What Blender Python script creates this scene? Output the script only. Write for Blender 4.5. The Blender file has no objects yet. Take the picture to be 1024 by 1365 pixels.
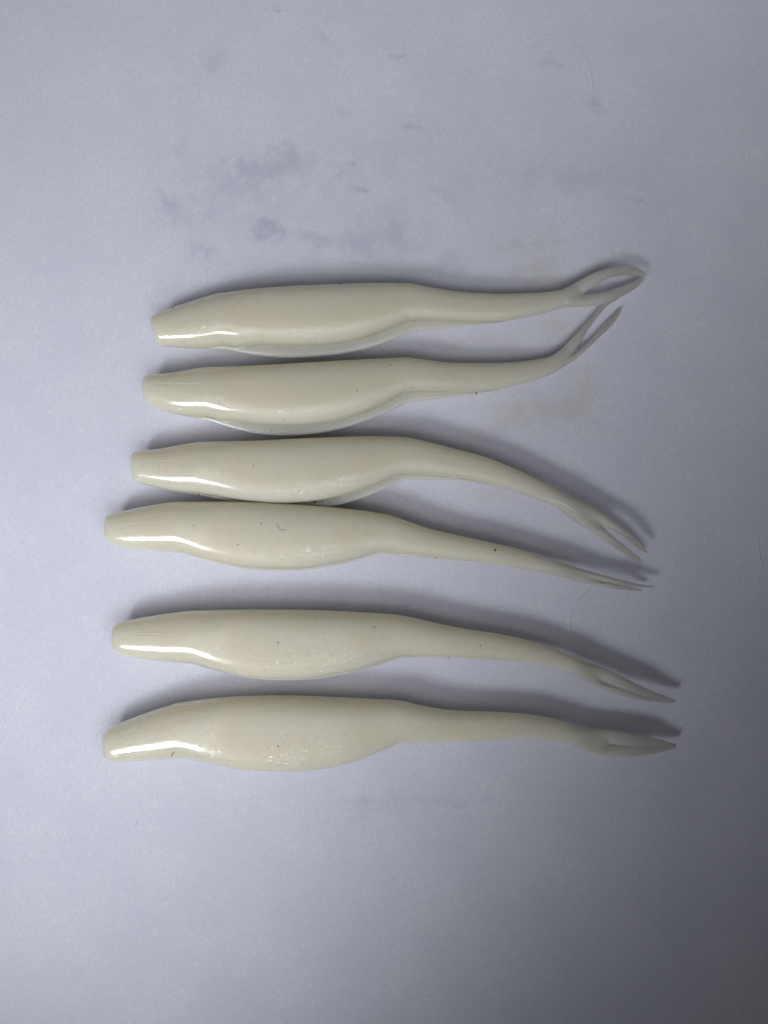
import bpy, bmesh, math, random
from mathutils import Vector
from mathutils.bvhtree import BVHTree

random.seed(7)
C = bpy.context.scene.collection
SC = bpy.context.scene

# ------------------------------------------------------------------ camera
S = 0.00018          # metres of paper per photograph pixel (lures about 137 mm long)
D = 0.200            # phone held 20 cm above the paper
W_PX, H_PX = 1024.0, 1365.0
cam_data = bpy.data.cameras.new('camera')
cam_data.sensor_fit = 'VERTICAL'
cam_data.sensor_height = 24.0
cam_data.lens = 24.0 / (H_PX * S) * D
cam_data.clip_start = 0.005
cam_data.clip_end = 20.0
cam = bpy.data.objects.new('camera', cam_data)
C.objects.link(cam)
cam.location = (0, 0, D)
SC.camera = cam

# ------------------------------------------------------------------ world (dim grey-blue room)
world = bpy.data.worlds.new('World')
SC.world = world
world.use_nodes = True
bg = world.node_tree.nodes['Background']
bg.inputs['Color'].default_value = (0.93, 0.95, 1.0, 1)
bg.inputs['Strength'].default_value = 0.075

# ------------------------------------------------------------------ window light, low at the lower left, and two added fill lamps
def area_lamp(name, pos, aim, sx, sy, watts, colour, spread):
    ld = bpy.data.lights.new(name, 'AREA')
    ld.shape = 'RECTANGLE'
    ld.size, ld.size_y = sx, sy
    ld.energy = watts
    ld.color = colour
    ld.spread = math.radians(spread)
    lo = bpy.data.objects.new(name, ld)
    C.objects.link(lo)
    lo.location = pos
    d = Vector(aim) - Vector(pos)
    lo.rotation_euler = d.to_track_quat('-Z', 'Y').to_euler()
    return lo

area_lamp('window_light', (-0.232, -0.282, 0.334), (-0.030, -0.011, 0.0), 0.2, 0.14, 0.0335, (0.985, 1.0, 1.075), 24.6)
area_lamp('upper_fill_light', (0.030, -0.032, 0.313), (-0.008, 0.270, 0.0), 0.25, 0.2, 0.151, (0.985, 1.0, 1.06), 71.0)  # added fill lamp, aimed to brighten the upper part of the paper
area_lamp('left_fill_light', (-0.113, -0.052, 0.185), (-0.211, 0.008, 0.0), 0.16, 0.3, 0.156, (0.985, 1.0, 1.06), 113.9)  # added fill close overhead, brightens the left side; no ceiling fixture

SC.view_settings.view_transform = 'Standard'
SC.view_settings.look = 'None'
SC.view_settings.exposure = 0.03
SC.view_settings.gamma = 1.0

# ------------------------------------------------------------------ measuring helpers
def pt(px, py, z=0.0):
    """A point seen at photograph pixel (px, py), at height z over the paper."""
    k = (D - z) / D
    return Vector(((px - W_PX / 2) * S * k, (H_PX / 2 - py) * S * k, z))

def catmull(p, n):
    """Smooth curve through pixel points, n samples even in arc length (ends kept)."""
    pts = [Vector((a, b, 0)) for a, b in p]
    dense = []
    for i in range(len(pts) - 1):
        p1, p2 = pts[i], pts[i + 1]
        p0 = pts[i - 1] if i else p1 * 2 - p2
        p3 = pts[i + 2] if i + 2 < len(pts) else p2 * 2 - p1
        # centripetal-ish tangents
        d01, d12, d23 = (p1 - p0).length + 1e-6, (p2 - p1).length + 1e-6, (p3 - p2).length + 1e-6
        m1 = ((p2 - p1) / d12 * d01 + (p1 - p0) / d01 * d12) / (d01 + d12) * d12
        m2 = ((p2 - p1) / d12 * d23 + (p3 - p2) / d23 * d12) / (d12 + d23) * d12
        for k in range(16):
            t = k / 16
            t2, t3 = t * t, t * t * t
            dense.append(p1 * (2*t3 - 3*t2 + 1) + m1 * (t3 - 2*t2 + t) + p2 * (-2*t3 + 3*t2) + m2 * (t3 - t2))
    dense.append(pts[-1])
    acc = [0.0]
    for a, b in zip(dense, dense[1:]):
        acc.append(acc[-1] + (b - a).length)
    out, j = [], 0
    for i in range(n):
        s = acc[-1] * i / (n - 1)
        while j < len(acc) - 2 and acc[j + 1] < s:
            j += 1
        f = (s - acc[j]) / max(acc[j + 1] - acc[j], 1e-9)
        out.append(dense[j].lerp(dense[j + 1], min(max(f, 0), 1)))
    return out

def ramp(u, keys):
    if u <= keys[0][0]:
        return keys[0][1]
    for (a, va), (b, vb) in zip(keys, keys[1:]):
        if u <= b:
            f = (u - a) / (b - a)
            return va + (vb - va) * f
    return keys[-1][1]

def smooth_ramp(u, keys):
    if u <= keys[0][0]:
        return keys[0][1]
    for (a, va), (b, vb) in zip(keys, keys[1:]):
        if u <= b:
            f = (u - a) / (b - a)
            f = f * f * (3 - 2 * f)
            return va + (vb - va) * f
    return keys[-1][1]

# ------------------------------------------------------------------ material helpers
def new_mat(name):
    m = bpy.data.materials.new(name)
    m.use_nodes = True
    nt = m.node_tree
    return m, nt, nt.nodes['Principled BSDF'], nt.nodes['Material Output']

def N(nt, kind, **kw):
    n = nt.nodes.new(kind)
    for k, v in kw.items():
        if k in n.inputs:
            n.inputs[k].default_value = v
        else:
            setattr(n, k, v)
    return n

def math_node(nt, op, a, b=None, clamp=False):
    n = nt.nodes.new('ShaderNodeMath')
    n.operation = op
    n.use_clamp = clamp
    for i, v in enumerate((a, b)):
        if v is None:
            continue
        if isinstance(v, (int, float)):
            n.inputs[i].default_value = v
        else:
            nt.links.new(v, n.inputs[i])
    return n.outputs[0]

def mix_col(nt, fac, a, b, blend='MIX'):
    n = nt.nodes.new('ShaderNodeMix')
    n.data_type = 'RGBA'
    n.blend_type = blend
    for sock, v in ((n.inputs[0], fac), (n.inputs[6], a), (n.inputs[7], b)):
        if isinstance(v, (int, float)):
            sock.default_value = v
        elif isinstance(v, tuple):
            sock.default_value = v
        else:
            nt.links.new(v, sock)
    return n.outputs[2]

def map_range(nt, v, a, b, c=0.0, d=1.0):
    n = nt.nodes.new('ShaderNodeMapRange')
    n.interpolation_type = 'SMOOTHSTEP'
    nt.links.new(v, n.inputs[0])
    for i, x in enumerate((a, b, c, d)):
        n.inputs[i + 1].default_value = x
    return n.outputs[0]

# ------------------------------------------------------------------ paper
def paper_material():
    m, nt, bsdf, out = new_mat('paper')
    L = nt.links.new
    tc = N(nt, 'ShaderNodeTexCoord')
    co = tc.outputs['Object']
    # fibre grain, stretched along the sheet
    mp = N(nt, 'ShaderNodeMapping', Scale=(2600.0, 900.0, 1000.0)); L(co, mp.inputs[0])
    fib = N(nt, 'ShaderNodeTexNoise', Scale=1.0, Detail=3.0, Roughness=0.6); L(mp.outputs[0], fib.inputs[0])
    mp2 = N(nt, 'ShaderNodeMapping', Scale=(900.0, 420.0, 500.0)); L(co, mp2.inputs[0])
    pulp = N(nt, 'ShaderNodeTexNoise', Scale=1.0, Detail=4.0, Roughness=0.6); L(mp2.outputs[0], pulp.inputs[0])
    cloud = N(nt, 'ShaderNodeTexNoise', Scale=55.0, Detail=5.0, Roughness=0.62); L(co, cloud.inputs[0])
    base = (0.785, 0.79, 0.87, 1)
    col = mix_col(nt, map_range(nt, cloud.outputs[0], 0.32, 0.66, 0.0, 0.95), base, (0.73, 0.738, 0.83, 1))
    col = mix_col(nt, map_range(nt, fib.outputs[0], 0.38, 0.72, 0.0, 0.8), col, (0.68, 0.685, 0.77, 1))
    col = mix_col(nt, map_range(nt, pulp.outputs[0], 0.55, 0.75, 0.0, 0.42), col, (0.88, 0.885, 0.93, 1))
    # warped coordinates for ragged stain outlines
    wn = N(nt, 'ShaderNodeTexNoise', Scale=170.0, Detail=5.0, Roughness=0.7); L(co, wn.inputs[0])
    sub = N(nt, 'ShaderNodeVectorMath', operation='SUBTRACT'); L(wn.outputs['Color'], sub.inputs[0]); sub.inputs[1].default_value = (0.5, 0.5, 0.5)
    sc = N(nt, 'ShaderNodeVectorMath', operation='SCALE'); L(sub.outputs[0], sc.inputs[0]); sc.inputs['Scale'].default_value = 0.0125
    add = N(nt, 'ShaderNodeVectorMath', operation='ADD'); L(co, add.inputs[0]); L(sc.outputs[0], add.inputs[1])
    wco = add.outputs[0]
    patch = N(nt, 'ShaderNodeTexNoise', Scale=210.0, Detail=4.0, Roughness=0.65); L(co, patch.inputs[0])
    pmask = map_range(nt, patch.outputs[0], 0.33, 0.6, 0.25, 1.0)

    def stain(px, py, rx, ry, rot, soft, broken=True):
        p = pt(px, py)
        mm = N(nt, 'ShaderNodeMapping', vector_type='TEXTURE', Location=(p.x, p.y, 0.0), Rotation=(0, 0, math.radians(rot)), Scale=(rx * S, ry * S, 1.0))
        L(wco, mm.inputs[0])
        ln = N(nt, 'ShaderNodeVectorMath', operation='LENGTH'); L(mm.outputs[0], ln.inputs[0])
        f = map_range(nt, ln.outputs['Value'], 0.65 - soft, 1.15 + soft * 1.2, 1.0, 0.0)
        return math_node(nt, 'MULTIPLY', f, pmask) if broken else f

    grey = (0.50, 0.52, 0.61, 1)
    for (px, py, rx, ry, rot, soft, amt) in (
        (362, 307, 23, 13, 12, 0.35, 0.42), (350, 228, 52, 24, 8, 0.6, 0.30), (318, 221, 14, 12, 0, 0.5, 0.22),
        (383, 205, 20, 14, 30, 0.6, 0.24), (484, 253, 10, 5, 5, 0.4, 0.42), (456, 238, 10, 6, 0, 0.5, 0.30),
        (468, 221, 6, 5, 0, 0.5, 0.34), (414, 244, 4, 4, 0, 0.4, 0.34), (430, 315, 60, 10, -4, 0.6, 0.24),
        (500, 305, 36, 22, 10, 0.6, 0.22), (540, 318, 22, 28, 0, 0.6, 0.20), (218, 272, 12, 16, 20, 0.6, 0.30),
        (248, 290, 34, 9, 10, 0.7, 0.18), (272, 340, 14, 22, 30, 0.7, 0.30), (245, 198, 9, 10, 0, 0.6, 0.22),
        (548, 168, 9, 6, 0, 0.5, 0.30), (458, 148, 9, 5, 0, 0.5, 0.26), (530, 68, 8, 5, 0, 0.5, 0.26),
        (370, 9, 10, 5, 0, 0.5, 0.36), (430, 48, 12, 9, 0, 0.6, 0.22), (600, 265, 22, 7, -40, 0.7, 0.22),
        (770, 238, 78, 13, 3, 0.8, 0.16), (848, 269, 7, 5, 0, 0.5, 0.34), (735, 88, 10, 7, 0, 0.6, 0.25),
        (790, 147, 16, 7, -20, 0.6, 0.26), (505, 1070, 40, 11, 4, 0.7, 0.22), (610, 1066, 44, 6, 3, 0.7, 0.17),
        (900, 1180, 30, 90, 0, 0.9, 0.10), (420, 250, 150, 60, 5, 0.8, 0.10), (330, 270, 60, 40, 20, 0.8, 0.14), (480, 330, 110, 24, 3, 0.8, 0.13), (640, 210, 120, 50, 0, 0.8, 0.08), (880, 260, 40, 120, 0, 0.8, 0.08), (250, 240, 40, 60, 0, 0.8, 0.10), (600, 350, 22, 14, 0, 0.6, 0.20), (285, 80, 14, 8, 0, 0.6, 0.18)):
        f = math_node(nt, 'MULTIPLY', stain(px, py, rx, ry, rot, soft), amt * 1.9)
        col = mix_col(nt, f, col, grey)
    oil = (0.60, 0.585, 0.42, 1)
    for (px, py, rx, ry, rot, soft, amt) in (
        (700, 326, 44, 14, 5, 0.5, 0.34), (735, 312, 14, 9, 0, 0.5, 0.34), (725, 358, 28, 18, 0, 0.6, 0.34),
        (695, 372, 50, 10, 0, 0.7, 0.26), (610, 244, 12, 6, 0, 0.5, 0.28), (640, 458, 52, 10, 0, 0.7, 0.30),
        (745, 437, 30, 16, 10, 0.7, 0.30), (730, 554, 62, 18, 6, 0.6, 0.40), (778, 518, 26, 22, 60, 0.6, 0.40),
        (690, 540, 36, 12, 0, 0.6, 0.30), (660, 575, 30, 8, 20, 0.7, 0.30), (790, 572, 16, 7, 0, 0.6, 0.26),
        (710, 520, 20, 6, 0, 0.7, 0.22), (660, 662, 24, 8, 0, 0.7, 0.18)):
        f = math_node(nt, 'MULTIPLY', stain(px, py, rx, ry, rot, soft), amt)
        col = mix_col(nt, f, col, oil)
    L(col, bsdf.inputs['Base Color'])
    bsdf.inputs['Roughness'].default_value = 0.85
    bsdf.inputs['Specular IOR Level'].default_value = 0.25
    b1 = N(nt, 'ShaderNodeBump', Strength=0.9, Distance=0.00006); L(fib.outputs[0], b1.inputs['Height'])
    b2 = N(nt, 'ShaderNodeBump', Strength=0.5, Distance=0.00012); L(pulp.outputs[0], b2.inputs['Height']); L(b1.outputs[0], b2.inputs['Normal'])
    b3 = N(nt, 'ShaderNodeBump', Strength=0.3, Distance=0.0003); L(cloud.outputs[0], b3.inputs['Height']); L(b2.outputs[0], b3.inputs['Normal'])
    L(b3.outputs[0], bsdf.inputs['Normal'])
    return m

def make_paper():
    nx, ny, w, h, th = 120, 150, 0.40, 0.50, 0.0004
    bm = bmesh.new()
    from mathutils import noise
    vs = []
    for j in range(ny + 1):
        for i in range(nx + 1):
            x, y = (i / nx - 0.5) * w, (j / ny - 0.5) * h
            z = 0.00016 * (noise.noise(Vector((x * 22, y * 22, 0))) - 1.0)
            vs.append(bm.verts.new((x, y, z)))
    for j in range(ny):
        for i in range(nx):
            a = j * (nx + 1) + i
            bm.faces.new((vs[a], vs[a + 1], vs[a + nx + 2], vs[a + nx + 1]))
    geom = bmesh.ops.extrude_face_region(bm, geom=list(bm.faces))
    for v in geom['geom']:
        if isinstance(v, bmesh.types.BMVert):
            v.co.z -= th
    bmesh.ops.recalc_face_normals(bm, faces=bm.faces)
    me = bpy.data.meshes.new('paper_sheet')
    bm.to_mesh(me); bm.free()
    for p in me.polygons:
        p.use_smooth = True
    me.materials.append(paper_material())
    o = bpy.data.objects.new('paper_sheet', me)
    C.objects.link(o)
    o['kind'] = 'structure'
    return o

paper = make_paper()

# ------------------------------------------------------------------ lure plastic
def plastic(name, base, sss, trans_keys, rough, flake):
    """Cloudy pearl plastisol; it lets more light through where it is thin (attribute 'along')."""
    m, nt, bsdf, out = new_mat(name)
    L = nt.links.new
    tc = N(nt, 'ShaderNodeTexCoord')
    geo = N(nt, 'ShaderNodeNewGeometry')
    # cloudiness of the pour
    n1 = N(nt, 'ShaderNodeTexNoise', Scale=85.0, Detail=5.0, Roughness=0.6); L(tc.outputs['Object'], n1.inputs[0])
    col = mix_col(nt, map_range(nt, n1.outputs[0], 0.32, 0.68), base, (base[0] * 1.01, base[1] * 0.965, base[2] * 0.93, 1))
    n2 = N(nt, 'ShaderNodeTexNoise', Scale=130.0, Detail=4.0, Roughness=0.65); L(tc.outputs['Object'], n2.inputs[0])
    col = mix_col(nt, map_range(nt, n2.outputs[0], 0.42, 0.66, 0.0, 0.9), col, (base[0] * 0.97, base[1] * 0.978, base[2] * 0.95, 1))
    n3 = N(nt, 'ShaderNodeTexNoise', Scale=700.0, Detail=3.0, Roughness=0.7); L(tc.outputs['Object'], n3.inputs[0])
    col = mix_col(nt, map_range(nt, n3.outputs[0], 0.50, 0.72, 0.0, 0.6), col, (base[0] * 0.90, base[1] * 0.90, base[2] * 0.88, 1))
    # fine flow streaks along the body
    mp = N(nt, 'ShaderNodeMapping', Scale=(60.0, 1500.0, 1500.0)); L(tc.outputs['Object'], mp.inputs[0])
    st = N(nt, 'ShaderNodeTexNoise', Scale=1.0, Detail=3.0, Roughness=0.6); L(mp.outputs[0], st.inputs[0])
    col = mix_col(nt, map_range(nt, st.outputs[0], 0.45, 0.75, 0.0, 0.12), col, (base[0] * 0.86, base[1] * 0.85, base[2] * 0.82, 1))
    # pale flecks in the plastic
    vf = N(nt, 'ShaderNodeTexVoronoi', Scale=2900.0); L(tc.outputs['Object'], vf.inputs['Vector'])
    sepf = N(nt, 'ShaderNodeSeparateColor'); L(vf.outputs['Color'], sepf.inputs[0])
    cl = N(nt, 'ShaderNodeTexNoise', Scale=140.0, Detail=2.0); L(tc.outputs['Object'], cl.inputs[0])
    fl = math_node(nt, 'MULTIPLY', map_range(nt, sepf.outputs[0], 0.90, 0.93), map_range(nt, vf.outputs['Distance'], 0.15, 0.42, 1.0, 0.0))
    fl = math_node(nt, 'MULTIPLY', fl, map_range(nt, cl.outputs[0], 0.47, 0.66, 0.0, 0.85))
    col = mix_col(nt, fl, col, (0.93, 0.93, 0.90, 1))
    # tiny dark dust specks
    vd = N(nt, 'ShaderNodeTexVoronoi', Scale=420.0); L(tc.outputs['Object'], vd.inputs['Vector'])
    sepd = N(nt, 'ShaderNodeSeparateColor'); L(vd.outputs['Color'], sepd.inputs[0])
    dk = math_node(nt, 'MULTIPLY', map_range(nt, sepd.outputs[1], 0.985, 0.988), map_range(nt, vd.outputs['Distance'], 0.05, 0.11, 0.6, 0.0))
    col = mix_col(nt, dk, col, (0.16, 0.14, 0.12, 1))
    att = N(nt, 'ShaderNodeAttribute', attribute_name='along')
    col = mix_col(nt, map_range(nt, att.outputs['Fac'], 0.60, 1.10), col, (0.82, 0.81, 0.755, 1))
    L(col, bsdf.inputs['Base Color'])
    bsdf.inputs['Subsurface Weight'].default_value = sss
    bsdf.inputs['Subsurface Radius'].default_value = (1.0, 0.85, 0.6)
    bsdf.inputs['Subsurface Scale'].default_value = 0.012
    bsdf.inputs['IOR'].default_value = 1.36
    if trans_keys:
        L(map_range(nt, att.outputs['Fac'], *trans_keys), bsdf.inputs['Transmission Weight'])
        L(map_range(nt, att.outputs['Fac'], 0.58, 0.985, sss, 0.0), bsdf.inputs['Subsurface Weight'])
    rn = map_range(nt, n1.outputs[0], 0.3, 0.7, rough - 0.04, rough + 0.06)
    L(math_node(nt, 'SUBTRACT', rn, map_range(nt, att.outputs['Fac'], 0.85, 1.1, 0.0, 0.20)), bsdf.inputs['Roughness'])
    # oily skin over it
    bsdf.inputs['Coat IOR'].default_value = 1.62
    # the head and the thin fork came off polished metal, the flanks off a duller mould
    dull = math_node(nt, 'MULTIPLY', map_range(nt, att.outputs['Fac'], 0.262, 0.315), math_node(nt, 'ADD', map_range(nt, att.outputs['Fac'], 0.735, 0.755, 1.0, 0.0), map_range(nt, att.outputs['Fac'], 0.84, 0.90), True))
    L(math_node(nt, 'ADD', math_node(nt, 'MULTIPLY', dull, 0.24), 0.05), bsdf.inputs['Coat Roughness'])
    L(math_node(nt, 'SUBTRACT', 0.95, math_node(nt, 'MULTIPLY', dull, 0.78)), bsdf.inputs['Coat Weight'])
    # relief: orange peel + flow lines
    op = N(nt, 'ShaderNodeTexNoise', Scale=900.0, Detail=2.0); L(tc.outputs['Object'], op.inputs[0])
    b1 = N(nt, 'ShaderNodeBump', Strength=0.4, Distance=0.00003); L(op.outputs[0], b1.inputs['Height'])
    b2 = N(nt, 'ShaderNodeBump', Strength=0.22, Distance=0.00006); L(st.outputs[0], b2.inputs['Height']); L(b1.outputs[0], b2.inputs['Normal'])
    L(b2.outputs[0], bsdf.inputs['Coat Normal'])
    # pearl flakes: little mirrors under the skin, each tilted its own way
    vg = N(nt, 'ShaderNodeTexVoronoi', Scale=4300.0); L(tc.outputs['Object'], vg.inputs['Vector'])
    sub = N(nt, 'ShaderNodeVectorMath', operation='SUBTRACT'); L(vg.outputs['Color'], sub.inputs[0]); sub.inputs[1].default_value = (0.5, 0.5, 0.5)
    scn = N(nt, 'ShaderNodeVectorMath', operation='SCALE'); L(sub.outputs[0], scn.inputs[0]); scn.inputs['Scale'].default_value = 0.5
    add = N(nt, 'ShaderNodeVectorMath', operation='ADD'); L(b2.outputs[0], add.inputs[0]); L(scn.outputs[0], add.inputs[1])
    nrm = N(nt, 'ShaderNodeVectorMath', operation='NORMALIZE'); L(add.outputs[0], nrm.inputs[0])
    L(b2.outputs[0], bsdf.inputs['Normal'])
    gl = N(nt, 'ShaderNodeBsdfGlossy', Roughness=0.28); L(nrm.outputs[0], gl.inputs['Normal'])
    sg = N(nt, 'ShaderNodeSeparateColor'); L(vg.outputs['Color'], sg.inputs[0])
    tint = mix_col(nt, sg.outputs[0], (0.80, 0.95, 1.0, 1), (1.0, 0.93, 0.86, 1))
    L(tint, gl.inputs['Color'])
    fm = math_node(nt, 'MULTIPLY', map_range(nt, sg.outputs[2], 0.84, 0.88, 0.0, 1.0), map_range(nt, cl.outputs[0], 0.40, 0.60, 0.15, 1.0))
    ms = N(nt, 'ShaderNodeMixShader'); L(math_node(nt, 'MULTIPLY', fm, flake), ms.inputs[0])
    L(bsdf.outputs[0], ms.inputs[1]); L(gl.outputs[0], ms.inputs[2])
    # thin plastic passes light on from behind
    tr = N(nt, 'ShaderNodeBsdfTranslucent'); L(col, tr.inputs['Color'])
    mt = N(nt, 'ShaderNodeMixShader'); L(map_range(nt, att.outputs['Fac'], 0.58, 0.985, 0.0, 0.42), mt.inputs[0])
    L(ms.outputs[0], mt.inputs[1]); L(tr.outputs[0], mt.inputs[2]); L(mt.outputs[0], out.inputs['Surface'])
    return m

BODY = plastic('pearl_plastic', (0.725, 0.692, 0.56, 1), 1.0, (1.0, 1.18, 0.0, 0.58), 0.42, 0.13)

def flat_mat(name, col, rough=0.6):
    m, nt, bsdf, out = new_mat(name)
    tc = N(nt, 'ShaderNodeTexCoord')
    n = N(nt, 'ShaderNodeTexNoise', Scale=4000.0, Detail=2.0); nt.links.new(tc.outputs['Object'], n.inputs[0])
    c = mix_col(nt, n.outputs[0], (col[0] * 0.75, col[1] * 0.75, col[2] * 0.75, 1), (min(col[0] * 1.25, 1), min(col[1] * 1.25, 1), min(col[2] * 1.25, 1), 1))
    nt.links.new(c, bsdf.inputs['Base Color'])
    bsdf.inputs['Roughness'].default_value = rough
    return m

DARK = flat_mat('dark_dirt', (0.20, 0.18, 0.155))
BLUE = flat_mat('blue_black_dirt', (0.02, 0.035, 0.06))
BROWN = flat_mat('brown_crumb', (0.22, 0.10, 0.045))
PALE = flat_mat('plastic_crumb', (0.74, 0.72, 0.62))
HAIR = flat_mat('pale_fibre', (0.92, 0.92, 0.94), 0.4)
DKHAIR = flat_mat('dark_fibre', (0.12, 0.10, 0.085), 0.4)
GREYHAIR = flat_mat('grey_fibre', (0.67, 0.68, 0.76), 0.5)
LINE = flat_mat('mould_line', (0.80, 0.77, 0.66), 0.3)

# ------------------------------------------------------------------ lofted meshes
NQ = 11
def sup(a, n):
    c, s = math.cos(a), math.sin(a)
    f = lambda v: math.copysign(abs(v) ** (2.0 / n), v)
    return f(c), f(s)

def section(d, h, lip, g, n, ledge, db):
    """Cross-section in (belly direction, up). d: half depth, h: half thickness, lip: belly reach of the
    upper half, g: 0..1 how open the belly groove is, ledge: lower-half shape exponent."""
    out = []
    for k in range(NQ):                                   # upper belly quarter, from lip to crest
        a = math.pi / 2 * k / (NQ - 1)
        c, s = sup(a, n)
        out.append((lip * max(c, 0.0), h * s))
    for k in range(1, NQ):                                # upper back quarter
        c, s = sup(math.pi / 2 + math.pi / 2 * k / (NQ - 1), n)
        out.append((db * c, h * s))
    for k in range(1, NQ):                                # lower back quarter
        c, s = sup(math.pi + math.pi / 2 * k / (NQ - 1), n)
        out.append((db * c, h * s))
    for k in range(1, NQ):                                # lower belly quarter up to the ledge
        c, s = sup(1.5 * math.pi + math.pi / 2 * k / NQ, ledge)
        out.append((d * c, h * s))
    band = d - lip
    # ledge and groove back to the lip
    gd = g * 0.0010
    out.append((d - 0.06 * band, -0.10 * h))
    out.append((lip + band * 0.62, -0.055 * h - 0.0001 * g))
    out.append((lip + band * 0.22, -0.045 * h - 0.0003 * g))
    out.append((lip - gd * 0.5, -0.035 * h - 0.00035 * g))
    out.append((lip - gd, -0.015 * h - 0.00022 * g))
    out.append((lip - gd * 0.45, 0.0))
    return out

def loft(name, rings, mat, parent, along, cap0=True, cap1=True):
    """rings: list of lists of Vectors. Closed with fans at both ends."""
    bm = bmesh.new()
    nv = len(rings[0])
    lay = bm.verts.layers.float.new('along')
    rows = []
    for r, a in zip(rings, along):
        row = []
        for p in r:
            v = bm.verts.new(p); v[lay] = a
            row.append(v)
        rows.append(row)
    uvl = bm.loops.layers.uv.new('skin')
    dist = [0.0]
    for a, b in zip(rings, rings[1:]):
        dist.append(dist[-1] + (sum(b, Vector()) / nv - sum(a, Vector()) / nv).length)
    per = []
    for r in rings:
        acc = [0.0]
        for i in range(nv):
            acc.append(acc[-1] + (r[(i + 1) % nv] - r[i]).length)
        per.append(acc)
    for j in range(len(rows) - 1):
        for i in range(nv):
            k = (i + 1) % nv
            f = bm.faces.new((rows[j][i], rows[j + 1][i], rows[j + 1][k], rows[j][k]))
            f.smooth = True
            for lp, (jj, ii) in zip(f.loops, ((j, i), (j + 1, i), (j + 1, i + 1), (j, i + 1))):
                lp[uvl].uv = (dist[jj], per[jj][ii])
    for row, a, rev, on in ((rows[0], along[0], False, cap0), (rows[-1], along[-1], True, cap1)):
        if not on:
            continue
        c = bm.verts.new(sum((v.co for v in row), Vector()) / nv); c[lay] = a
        for i in range(nv):
            k = (i + 1) % nv
            f = bm.faces.new((c, row[i], row[k]) if not rev else (c, row[k], row[i]))
            f.smooth = True
    bmesh.ops.recalc_face_normals(bm, faces=bm.faces)
    me = bpy.data.meshes.new(name)
    bm.to_mesh(me); bm.free()
    me.materials.append(mat)
    o = bpy.data.objects.new(name, me)
    C.objects.link(o)
    o.parent = parent
    return o

def tube_mesh(name, pts, radii, mat, parent=None, sides=6):
    bm = bmesh.new()
    rows = []
    for i, p in enumerate(pts):
        t = (pts[min(i + 1, len(pts) - 1)] - pts[max(i - 1, 0)]).normalized()
        up = Vector((0, 0, 1))
        s = t.cross(up)
        s = s.normalized() if s.length > 1e-6 else Vector((1, 0, 0))
        u = s.cross(t)
        rows.append([bm.verts.new(p + (s * math.cos(2 * math.pi * k / sides) + u * math.sin(2 * math.pi * k / sides)) * radii[i]) for k in range(sides)])
    for a, b in zip(rows, rows[1:]):
        for k in range(sides):
            f = bm.faces.new((a[k], a[(k + 1) % sides], b[(k + 1) % sides], b[k])); f.smooth = True
    bm.faces.new(rows[0][::-1]); bm.faces.new(rows[-1])
    bmesh.ops.recalc_face_normals(bm, faces=bm.faces)
    me = bpy.data.meshes.new(name)
    bm.to_mesh(me); bm.free()
    me.materials.append(mat)
    o = bpy.data.objects.new(name, me)
    C.objects.link(o)
    if parent:
        o.parent = parent
    return o

def blob(name, p, rx, ry, rz, rot, mat, parent, seed):
    rnd = random.Random(seed)
    bm = bmesh.new()
    bmesh.ops.create_icosphere(bm, subdivisions=2, radius=1.0)
    cr, sr = math.cos(rot), math.sin(rot)
    for v in bm.verts:
        k = 1 + rnd.uniform(-0.28, 0.22)
        x, y, z = v.co.x * rx * k, v.co.y * ry * k, v.co.z * rz * k
        v.co = Vector((x * cr - y * sr, x * sr + y * cr, z)) + p
    for f in bm.faces:
        f.smooth = True
    me = bpy.data.meshes.new(name)
    bm.to_mesh(me); bm.free()
    me.materials.append(mat)
    o = bpy.data.objects.new(name, me)
    C.objects.link(o)
    o.parent = parent
    return o

def on_surface(objs, px, py):
    """Highest point of the given meshes under photograph pixel (px, py)."""
    org = Vector((0, 0, D))
    tgt = pt(px, py)
    d = (tgt - org).normalized()
    best = None
    for o in objs:
        hit = o['_bvh_key']
        loc, nrm, idx, dist = BVH[hit].ray_cast(org, d)
        if loc is not None and (best is None or dist < best[1]):
            best = (loc, dist, nrm)
    return best[0] if best else tgt

BVH = {}
def register(o):
    me = o.data
    key = o.name
    BVH[key] = BVHTree.FromPolygons([v.co.copy() for v in me.vertices], [tuple(p.vertices) for p in me.polygons])
    o['_bvh_key'] = key

# ------------------------------------------------------------------ one lure
H_KEYS = ((0.0, 3.6), (1.0, 5.95), (1.12, 6.25), (1.4, 6.45), (1.7, 5.9), (2.0, 4.3), (2.35, 3.1), (2.7, 2.15), (3.0, 1.45), (4.0, 0.95))
FLAT = 0.80          # the castings are flatter than they are deep
H_KEYS = tuple((a, b * (FLAT if a < 2.5 else 0.9)) for a, b in H_KEYS)
NS = (26, 64, 52, 22)
TOPC, BOTC = NQ - 1, 3 * NQ - 3          # section vertices over and under the middle, where the fork parts

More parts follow.
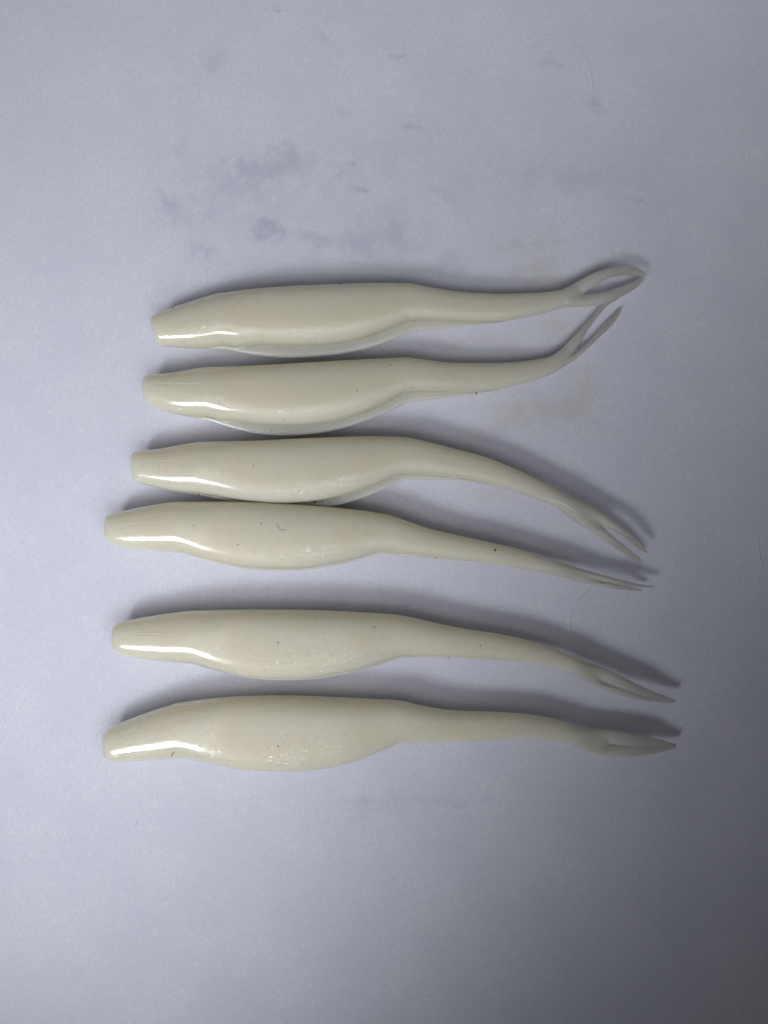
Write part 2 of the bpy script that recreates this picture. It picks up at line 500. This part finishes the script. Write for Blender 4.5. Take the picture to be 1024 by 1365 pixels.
def make_lure(spec):
    zmid = 0.00645 * FLAT
    root = bpy.data.objects.new('fishing_lure', None)
    C.objects.link(root)
    root['label'] = spec['label']; root['category'] = 'lure'
    root['group'] = 'soft plastic lures laid side by side on the paper'
    root.empty_display_size = 0.01
    back, belly = [], []
    for i in range(4):
        b = catmull(spec['back'][i], NS[i]); v = catmull(spec['belly'][i], NS[i])
        back += b if i == 0 else b[1:]
        belly += v if i == 0 else v[1:]
    us = []
    for i in range(4):
        us += [i + k / (NS[i] - 1) for k in range(0 if i == 0 else 1, NS[i])]
    # soften slight hand jitter, keeping the corners at the landmarks
    lip_pts = catmull(spec['lip'], 60)
    def lip_gap(vx, vy):
        best = min(lip_pts, key=lambda q: (q.x - vx) ** 2 + (q.y - vy) ** 2)
        return math.hypot(best.x - vx, best.y - vy)
    tail_z = spec.get('fork_z', 0.0045) * 0.88
    zkeys = ((0.0, zmid), (1.9, zmid), (2.5, zmid * 0.55 + tail_z * 0.45), (3.0, tail_z))
    bump = spec.get('bump', 0.0)
    rings, along = [], []
    frames = []
    for q, (b, v, u) in enumerate(zip(back, belly, us)):
        z = smooth_ramp(u, zkeys) if u > 1.9 else zmid
        B, V = pt(b.x, b.y, z), pt(v.x, v.y, z)
        c = (B + V) / 2
        if u > 3.0:
            c = c.lerp(pt(spec['split'][0], spec['split'][1], z), smooth_ramp(u, ((3.0, 0.0), (4.0, 1.0))))
        d, db = (V - c).length, (B - c).length
        fork = u > 3.0
        dirv = (V - B).normalized()
        h = (ramp(u, H_KEYS) if u < 1.12 else smooth_ramp(u, H_KEYS[2:])) / 1000 if True else 0
        if u >= 2.0:
            h = ramp(u, H_KEYS) / 1000
        if u >= 3.0:
            h = smooth_ramp(u, H_KEYS[-2:]) / 1000
        if bump and u > 2.86:
            h += bump * smooth_ramp(u, ((2.88, 0), (3.0, 1), (3.6, 0))) / 1000
        h = min(h, z - 0.0002)
        # groove: opens after the head, stays wide along the belly, closes to a mould line on the tail
        mid_gap = spec['gap_tail'] * S
        gap = lip_gap(v.x, v.y) * S
        if u < 1.0:
            gp = 0.25 * mid_gap * smooth_ramp(u, ((0.5, 0.0), (1.0, 1.0))); g = 0.0
        elif u < 2.0:
            w = smooth_ramp(u, ((1.0, 0.0), (1.22, 1.0)))
            gp = gap * w + 0.25 * mid_gap * (1 - w); g = w
        else:
            w = smooth_ramp(u, ((2.0, 0.0), (2.6, 1.0)))
            gp = mid_gap * (1 - w); g = 1 - 0.65 * smooth_ramp(u, ((2.0, 0), (2.15, 1)))
            if u > 2.6: g = 0
        gp = min(max(gp, 0.00002), d * 0.6)
        n = 2.25 if u < 1 else smooth_ramp(u, ((1.0, 2.25), (1.25, 2.9), (2.0, 2.8), (3.0, 2.4)))
        sec = section(d, h, d - gp, g, n, 2.6, db)
        if fork:
            # the web thins towards the split
            wst = smooth_ramp(u, ((3.0, 0.0), (4.0, 1.0))) ** 1.6
            sec = [(x, y * (1 - 0.93 * wst * math.exp(-(x / (0.34 * (d if x > 0 else db))) ** 2))) for x, y in sec]
        up = Vector((0, 0, 1))
        dvb = (c - B).normalized(); dvv = (V - c).normalized()
        rings.append([c + (dvv if x > 0 else dvb) * x + up * y for x, y in sec])
        along.append(u / 4)
        frames.append((c, dirv, d, h, z))
    # blunt nose
    c0 = frames[0][0]
    ax = (frames[0][0] - frames[3][0]).normalized()
    ext = spec['nose_ext'] * S
    pre, pa = [], []
    for k, (e, s) in enumerate(((1.0, 0.30), (0.99, 0.55), (0.95, 0.70), (0.80, 0.82), (0.55, 0.90), (0.28, 0.955), (0.08, 0.985))):
        pre.append([c0 + (p - c0) * s + ax * ext * e for p in rings[0]]); pa.append(0.0)
    body = loft('body', pre + rings, BODY, root, pa + along, True, False)
    register(body)
    parts = [body]
    last = rings[-1]
    nv = len(last)
    cs = frames[-1][0]
    hs = max((p.z - cs.z) for p in last)
    for pr, lobe in zip(spec['prongs'], (list(range(TOPC, BOTC + 1)), list(range(BOTC, nv)) + list(range(0, TOPC + 1)))):
        n = 46
        outer, inner = catmull(pr['outer'], n), catmull(pr['inner'], n)
        far = last[lobe[0]] * 0
        ext = max(lobe, key=lambda q: ((last[q] - cs).xy).length)
        O0 = Vector((last[ext].x, last[ext].y, cs.z))
        L0 = (O0 - cs).length_squared
        shape = [((last[q] - cs).dot(O0 - cs) / L0, last[q].z - cs.z) for q in lobe]
        m = len(lobe)
        rg, al = [], []
        for k in range(n):
            t = k / (n - 1)
            z = smooth_ramp(t, ((0.0, cs.z), (0.5, pr['z'][0] * 0.88), (1.0, pr['z'][1] * 0.92)))
            O, I = pt(outer[k].x, outer[k].y, z), pt(inner[k].x, inner[k].y, z)
            h = smooth_ramp(t, ((0, hs), (0.5, 0.00085), (0.85, 0.00062), (1.0, 0.0004)))
            f = smooth_ramp(t, ((0.0, 0.0), (0.30, 1.0)))
            ring = []
            for q in range(m):
                th = 2 * math.pi * (q + 0.15) / (m - 0.7)
                ex, ey = (1 - math.cos(th)) / 2, math.sin(th) * (1 if lobe[0] == TOPC else -1)
                sx, sy = shape[q]
                x = sx * (1 - f) + ex * f
                y = (sy / hs) * (1 - f) + ey * f
                ring.append(I + (O - I) * x + Vector((0, 0, max(y * h, 0.00004 - z))))
            if k == 0:
                ring = [last[q].copy() for q in lobe]
            rg.append(ring); al.append(1 + 0.3 * t)
        cc = sum(rg[-1], Vector()) / m
        axx = (cc - sum(rg[-3], Vector()) / m).normalized()
        rr = max((p - cc).length for p in rg[-1])
        tip = [[cc + (p - cc) * sc + axx * rr * 0.6 * e for p in rg[-1]] for e, sc in ((0.4, 0.9), (0.8, 0.6), (1.0, 0.25))]
        o = loft('tail_prong', rg + tip, BODY, root, al + [1.3] * 3, False, True)
        if 'label' in pr:
            o['label'] = pr['label']
        register(o); parts.append(o)
    # raised mould line on the head
    if spec.get('seam'):
        (x0, y0), (x1, y1) = spec['seam']
        ps = [on_surface([body], x0 + (x1 - x0) * k / 24, y0 + (y1 - y0) * k / 24) for k in range(25)]
        tube_mesh('mould_line', ps, [0.00004 + 0.00005 * math.sin(math.pi * k / 24) ** 0.5 for k in range(25)], LINE, root)
    for path in spec.get('flash', ()):
        ps = [on_surface([body], x, y) for x, y in catmull_xy(path, 30)]
        tube_mesh('mould_line', ps, [0.00003 + 0.00006 * math.sin(math.pi * k / 29) ** 0.5 for k in range(30)], LINE, root)
    for i, (px, py, r, mat) in enumerate(spec['specks']):
        p = on_surface(parts, px, py)
        blob('speck', p, r * S * 0.72, r * S * random.uniform(0.5, 0.8), r * S * 0.25, random.uniform(0, 3), mat, root, i)
    if spec.get('bubble'):
        px, py, r = spec['bubble']
        ps = [on_surface([body], px + r * math.cos(a), py + r * math.sin(a)) for a in [2 * math.pi * k / 24 for k in range(25)]]
        tube_mesh('air_bubble', [q - Vector((0, 0, 0.00004)) for q in ps], [0.00010] * 25, LINE, root)
    if spec.get('nick'):
        ps = [on_surface([body], x, y) for x, y in catmull_xy(spec['nick'], 10)]
        tube_mesh('nick', ps, [0.00003 + 0.00007 * math.sin(math.pi * k / 9) for k in range(10)], DARK, root)
    # stand the Empty at the thing's base without moving the meshes
    base = sum((f[0] for f in frames), Vector()) / len(frames)
    base.z = 0.0
    root.location = base
    for ch in [o for o in bpy.data.objects if o.parent == root]:
        ch.data.transform(__import__('mathutils').Matrix.Translation(-base))
    return root, parts

def catmull_xy(p, n):
    return [(v.x, v.y) for v in catmull(p, n)]

LURES = [
 dict(label='topmost cream plastic lure, its forked tail prongs bowed apart into an open loop',
  back=[[(204.8,421),(231.7,410.3),(255,402.6),(288.3,392.6)],
        [(288.3,392.6),(320,388.6),(379,383.4),(425.7,381.2),(481,379),(520,378.2),(545,378.6)],
        [(545,378.6),(558.6,381),(586.4,386),(608.7,389.3),(632.8,391),(670,392.3),(699.6,391.2),(729,389.5),(750,386)],
        [(750, 386), (760, 380.5), (768, 375.9)]],
  belly=[[(216,462),(240,463.5),(264,464.3),(303,465.6)],
         [(303,465.6),(331,471.2),(355,474.3),(379,475.8),(416.4,474.8),(459,470),(488.8,463.7),(518.5,454.4),(549,441.8)],
         [(549,441.8),(556,440.6),(586,438.3),(633,433),(670,428.5),(700,423),(728,416.5),(752,409.5)],
         [(752, 409.5), (766, 408.9), (781.6, 408.7)]],
  lip=[(303,455.5),(331,458.7),(379,461),(407,461),(444,458.8),(472,454.4),(500,445),(527.7,434),(546,424.7)],
  gap_tail=13, nose_ext=5, fork_z=0.0050, bump=0.0,
  split=(776, 392),
  prongs=[
   dict(outer=[(768, 375.9), (789, 365), (811, 357.6), (826, 354.8), (848.5, 356.7), (858, 362)],
        inner=[(776, 392), (785, 386), (793, 381), (811, 371.5), (830, 367.4), (845, 367), (857, 368.5)], z=(0.0054, 0.0034)),
   dict(outer=[(781.6, 408.7), (800, 406.4), (815, 402), (833.6, 393), (848.5, 383.6), (858.5, 374)],
        inner=[(776, 392), (788, 391.5), (802, 390), (820.6, 384.5), (839, 377.5), (850, 372.8), (857, 369.8)], z=(0.0048, 0.0028))],
  specks=[(454,379.4,1.7,DARK),(231,410.8,1.9,BROWN),(531,381.5,1.3,DARK),(580,401.5,1.9,PALE)]),

 dict(label='second lure from the top, its tail kinked sharply upward under the topmost fork',
  back=[[(198.6,500),(232,496.7),(254,492.6),(276.5,489.6)],
        [(276.5,489.6),(328.5,488.6),(369,486.6),(406,484.4),(453,481.6),(499,479),(540,476.9)],
        [(540,476.9),(562,479.5),(595.7,483.6),(632.8,484.2),(670,483.8),(697.7,481.8),(718,478.7),(730,476.3),(739,472)],
        [(739, 472), (747, 466), (755.7, 457.7)]],
  belly=[[(204,543),(235.7,552.7),(260,557.3),(282,561.6)],
         [(282,561.6),(310,571),(337.7,577.2),(369,580),(384,580.2),(415.7,578.3),(443.5,573.7),(471,566.3),(499,556),(527,544),(541,536.8)],
         [(541,536.8),(550,535.4),(586,531.4),(614,527.4),(634.6,524.6),(660.6,520.2),(679,515.7),(707,508.6),(722,504.2),(735,498.8)],
         [(735, 498.8), (755.7, 486.5), (769, 477.5)]],
  lip=[(280,549),(299,554),(328.5,562.6),(369,567),(397,567),(434,563.5),(471,555),(499,544),(527,529),(540,522.5)],
  gap_tail=13, nose_ext=9, fork_z=0.0038, bump=0.0, seam=((196,510),(270,511)),
  flash=[[(530,529),(541,522.5),(586,518.5),(633,513.6),(668,507.5)],[(545,527.5),(590,523.5),(636,518.2)]],
  split=(763, 472.5),
  prongs=[
   dict(outer=[(755.7, 457.7), (774, 438), (793, 417), (800, 408.6), (812, 401.5), (822, 398.5)],
        inner=[(763, 472.5), (772, 458.7), (783.5, 440), (800, 418), (812, 405.5), (823, 399.8)], z=(0.0026, 0.0012)),
   dict(outer=[(769, 477.5), (778, 470), (800, 449), (818.8, 430), (825, 420), (829, 411)],
        inner=[(763, 472.5), (774, 465), (785, 455), (800, 438.5), (813, 424.5), (822, 415.5), (828, 410)], z=(0.0022, 0.0011))],
  specks=[(521,487,1.6,DARK),(476,521,1.4,DARK),(378.6,560,1.5,DARK),(362,574,1.4,DARK),
          (635,524.4,1.9,DARK),(660.5,519.6,3.0,PALE),(630,525.5,1.7,PALE)]),

 dict(label='third lure from the top, its tail bending down to a narrowly split tip',
  back=[[(184,601),(215.7,597.6),(243.5,592.6),(267.6,589)],
        [(267.6,589),(310,588.3),(349,587.4),(390,585.2),(433.5,583.4),(480,582),(515,581.9),(533,582.6)],
        [(533,582.6),(545,583.8),(566,588.2),(609,599.3),(646,609),(677.7,621),(709,635),(733,647.8),(750,657.4)],
        [(750, 657.4), (764, 663.4), (780, 670.6), (804, 684.5)]],
  belly=[[(188,645),(215.7,651.4),(243.5,656.5),(267,660.2)],
         [(267,660.2),(290,665.4),(320,671.5),(350,675.5),(385,677.8),(415,677.5),(443,675),(461,671),(489,661.9),(517,649.8),(536.7,640.6)],
         [(536.7,640.6),(548,639.6),(566.4,639.4),(603.5,640),(640.6,644.6),(677.7,653),(709,663),(725,669.2),(742.7,677)],
         [(742.7, 677), (761, 691), (780, 704), (793, 712)]],
  lip=[(267.6,648),(282.5,656),(308.5,664),(334.4,668.5),(360,670.8),(387,671),(420.5,668),(452,661.9),(480,653.5),(507.7,642.4),(533,632)],
  gap_tail=8, nose_ext=9, fork_z=0.0056, bump=0.55, seam=((183,614.5),(264,614)),
  flash=[[(522,638.5),(534,631.8),(576,632),(604,634.6),(641,640.6),(686,653)],[(540,635.5),(578,635.8),(606,638)]],
  split=(800, 698.5),
  prongs=[
   dict(outer=[(804, 684.5), (826, 699.4), (845, 716), (864.5, 736)],
        inner=[(800, 698.5), (819, 707), (837, 720), (850, 730.5), (860, 736.5)], z=(0.006, 0.0046)),
   dict(outer=[(793, 712), (804, 719), (830, 736.5), (847.5, 747.6)],
        inner=[(800, 698.5), (815, 713), (833.6, 727.5), (854.5, 745)], z=(0.0052, 0.0036))],
  specks=[(266,659,1.9,DARK),(420,669.4,2.6,BLUE),(338,620.5,1.4,DARK),(313,609,1.0,PALE),(478.5,603,1.7,PALE)],
  bubble=(435,636,4.2)),

 dict(label='fourth lure from the top, thin straight tail marked by a blue-black dot',
  back=[[(152,684),(174.5,678.6),(204,673),(232,669)],
        [(232,669),(275,668.6),(320,668.6),(352,669.6),(385,671.5),(431,674.8),(468.5,678.6),(495,682),(513,685.2)],
        [(513,685.2),(522,687.4),(537,692.5),(574,705.2),(611,713.8),(652,722.8),(689,731.5),(713,738.5),(736,745.5)],
        [(736, 745.5), (755, 751.5), (773.5, 757.5), (801, 766)]],
  belly=[[(152,726),(167,731),(204,734.4),(243,737.8)],
         [(243,737.8),(260,743),(288,751),(320,758),(348,761),(375.7,761.9),(403.5,760.8),(435,756.5),(459,751.9),(483,745.4),(504.5,738.8)],
         [(504.5,738.8),(514,739.6),(537,742),(583.5,745.2),(639,750),(689,757.2),(708,760.6),(727,764)],
         [(727, 764), (745, 768.3), (764, 773.3), (796, 780.7)]],
  lip=[(243,736),(260,741.5),(288,748.8),(320,754.6),(348,757.4),(376,758.4),(403,757.4),(435,753),(459,748.2),(483,741.6),(500,735.6)],
  gap_tail=4.5, nose_ext=10, fork_z=0.0052, bump=0.6, seam=((152,699),(229,694.3)),
  flash=[[(498,736.5),(506,734.3),(546,738),(590,742.5)]],
  split=(800, 774),
  prongs=[
   dict(outer=[(801, 766), (829, 773), (851, 778.4), (873, 781.4)],
        inner=[(800, 774), (826, 779.3), (850, 782.4), (868, 783.2)], z=(0.0053, 0.0038)),
   dict(outer=[(796, 780.7), (820, 785), (838, 787), (855, 788.3)],
        inner=[(800, 774), (826, 779.5), (841, 782.2), (855, 785.5)], z=(0.0049, 0.003))],
  specks=[(660,733.3,2.1,BLUE),(581.6,743.6,2.1,BLUE),(348,697.7,1.4,DARK),(258.5,700.5,1.3,DARK),(317,726,1.3,DARK),
          (152.5,718.5,1.2,PALE)]),

 dict(label='fifth lure from the top, clear of its neighbours, tail sagging to overlapped pointed prongs',
  back=[[(164,828),(195.7,822),(223.5,817.6),(253,814)],
        [(253,814),(290,813.2),(330,813),(385,813.2),(432,814),(478.5,816.3),(519,818.9),(535,820.6)],
        [(535,820.6),(548,823),(565.7,827),(603,835.3),(640,841.3),(668,845.7),(699,852.5),(730,861),(752,869.4),(771,877.4)],
        [(771, 877.4), (786, 883), (808, 891.5)]],
  belly=[[(166,874),(195.7,879),(233,883),(260,885.7)],
         [(260,885.7),(279,892),(307,899.3),(330,904.2),(358,907),(385.7,907.6),(423,905.4),(450.6,901),(478.5,895),(506,887.2),(531,878.4)],
         [(531,878.4),(545,877.9),(565.7,877.8),(621,878),(658.5,878.9),(699,882.4),(722,886.6),(745,891.6),(764,899)],
         [(764, 899), (789, 912.2), (800, 917.3)]],
  lip=[(260,884),(279,890),(307,896.5),(330,901),(358,903.6),(385.7,904.2),(423,902),(450.6,897.4),(478.5,891.4),(506,883.4),(528,875.6)],
  gap_tail=4, nose_ext=13, fork_z=0.0054, bump=0.6, seam=((163,844.6),(240,843.6)),
  flash=[[(534,875.5),(566,875),(621,875.4),(660,876.3)]],
  split=(803, 908),
  prongs=[
   dict(outer=[(808, 891.5), (823, 898.5), (847, 910.5), (869, 920.7), (888, 928.3), (900, 933)],
        inner=[(803, 908), (826, 917), (850, 925.5), (876, 932), (898, 935.6)], z=(0.0056, 0.0042)),
   dict(outer=[(800, 917.3), (813.5, 922.6), (836, 929), (860, 933.7), (884, 936), (897, 937)],
        inner=[(803, 908), (826, 915.8), (850, 924), (876, 930.6), (898, 934.6)], z=(0.0052, 0.0038))],
  specks=[(420,825,1.7,DARK),(499,835.8,1.6,DARK),(371,856.6,1.5,DARK),(640.5,861,1.3,DARK),
          (342,854,1.4,PALE),(434,853,1.5,PALE),(353,893,1.7,PALE),(598,876.8,1.5,DARK)]),

 dict(label='bottommost lure, tail level and flared into a closed leaf-shaped tip',
  back=[[(150,968),(174.5,957.8),(204,947.2),(234,937.8)],
        [(234,937.8),(260,934),(290,931),(319,929.2),(366,928),(413,928.8),(459,930.7),(509,933),(530,934)],
        [(530,934),(541,936),(555.7,939.7),(580,944.3),(604,947.4),(648.5,949),(689,950.8),(725.6,955.6),(748.6,961.6),(768,968.3)],
        [(768, 968.3), (782, 970), (812, 972.4)]],
  belly=[[(156,1016.4),(185.7,1014),(213.5,1012.2),(249,1010.4)],
         [(249,1010.4),(269,1015),(297,1021),(320,1025),(348,1028),(385,1029),(413,1027.6),(446,1023.4),(468.5,1017.4),(491,1009.5),(512,1001),(528,994)],
         [(528,994),(545,992.7),(574,991.6),(620.6,989.4),(657.7,985.6),(689,984),(725.6,985.2),(748.6,988.6),(764,993)],
         [(764, 993), (778, 999.8), (797, 1005.7), (812, 1007.8)]],
  lip=[(249,1009),(269,1013.5),(297,1019.4),(320,1023.2),(348,1026),(385,1027),(413,1025.6),(446,1021.2),(468.5,1015.2),(491,1007),(526,991.8)],
  gap_tail=4, nose_ext=13, fork_z=0.0050, bump=0.25, seam=((152,984.5),(207,975)),
  split=(811, 991.5),
  prongs=[
   dict(outer=[(812, 972.4), (823, 973.8), (850.6, 979.2), (878.5, 985.2), (901, 992)],
        inner=[(811, 991.5), (830, 994.0), (850, 996.1), (878, 995.9), (900, 995)], z=(0.0051, 0.0034)),
   dict(outer=[(812, 1007.8), (823, 1008.7), (845, 1008), (869, 1004.6), (888, 1000.8), (901, 997.3)],
        inner=[(811, 991.5), (830, 993.6), (850, 994.6), (878, 994.2), (900, 993.8)], z=(0.0048, 0.003))],
  specks=[(371,994.5,1.4,BROWN),(381,980,1.2,PALE),(461,981,1.5,PALE),(158,977,1.1,DARK)],
  nick=[(227.5,1010),(230,1005.5),(232.4,1001.4)]),
]

built = [make_lure(s) for s in LURES]
for o in bpy.data.objects:
    if '_bvh_key' in o:
        o['_bvh_key'] = o['_bvh_key']

# ------------------------------------------------------------------ fibres and hairs
def tag(o, label, cat, group=None):
    o['label'] = label; o['category'] = cat
    if group:
        o['group'] = group

def paper_hair(path, r, mat, lift):
    ps = [pt(x, y, 0.00003 + lift * math.sin(math.pi * k / 39)) for k, (x, y) in enumerate(catmull_xy(path, 40))]
    rad = [r * (0.35 + 0.65 * math.sin(math.pi * min(max(k / 39, 0.02), 0.98)) ** 0.6) for k in range(40)]
    return tube_mesh('hair', ps, rad, mat)

h1 = paper_hair([(790,781),(783,789.5),(773.5,798.5),(766,809),(761,820),(759,831),(761,843),(764,857)], 0.00012, HAIR, -0.00003)
tag(h1, 'fine pale hair curving over the paper between two lure tails', 'hair', 'hairs lying on the paper')
h2 = paper_hair([(1010,714),(1011.5,730),(1013,744),(1016,757),(1014,769),(1009,780),(1006,792),(1005,797)], 0.00014, HAIR, -0.00003)
tag(h2, 'pale wavy hair beside the right edge of the paper', 'hair', 'hairs lying on the paper')
h3 = paper_hair([(708,45),(724,46.5),(742,50),(758,55.5),(772,66),(783,80),(788,96),(792,122)], 0.00005, GREYHAIR, -0.00003)
tag(h3, 'faint grey hair in a wide arc on bare paper above the lures', 'hair', 'hairs lying on the paper')
h4 = paper_hair([(180,1103),(182,1099),(183,1094)], 0.00009, GREYHAIR, 0.0)
tag(h4, 'very short grey hair on bare paper below the lowest head', 'hair', 'hairs lying on the paper')

four = built[3][1]
ps = []
for x, y in catmull_xy([(369,698.6),(371,702),(374,705.6),(376.5,706.6),(381,705.8)], 16):
    ps.append(on_surface(four, x, y) + Vector((0, 0, 0.00005)))
fib = tube_mesh('fibre', ps, [0.00005] * 16, DKHAIR)
tag(fib, 'tiny dark curled fibre stuck on the side of a lure', 'fibre')

for o in bpy.data.objects:
    if '_bvh_key' in o.keys():
        del o['_bvh_key']
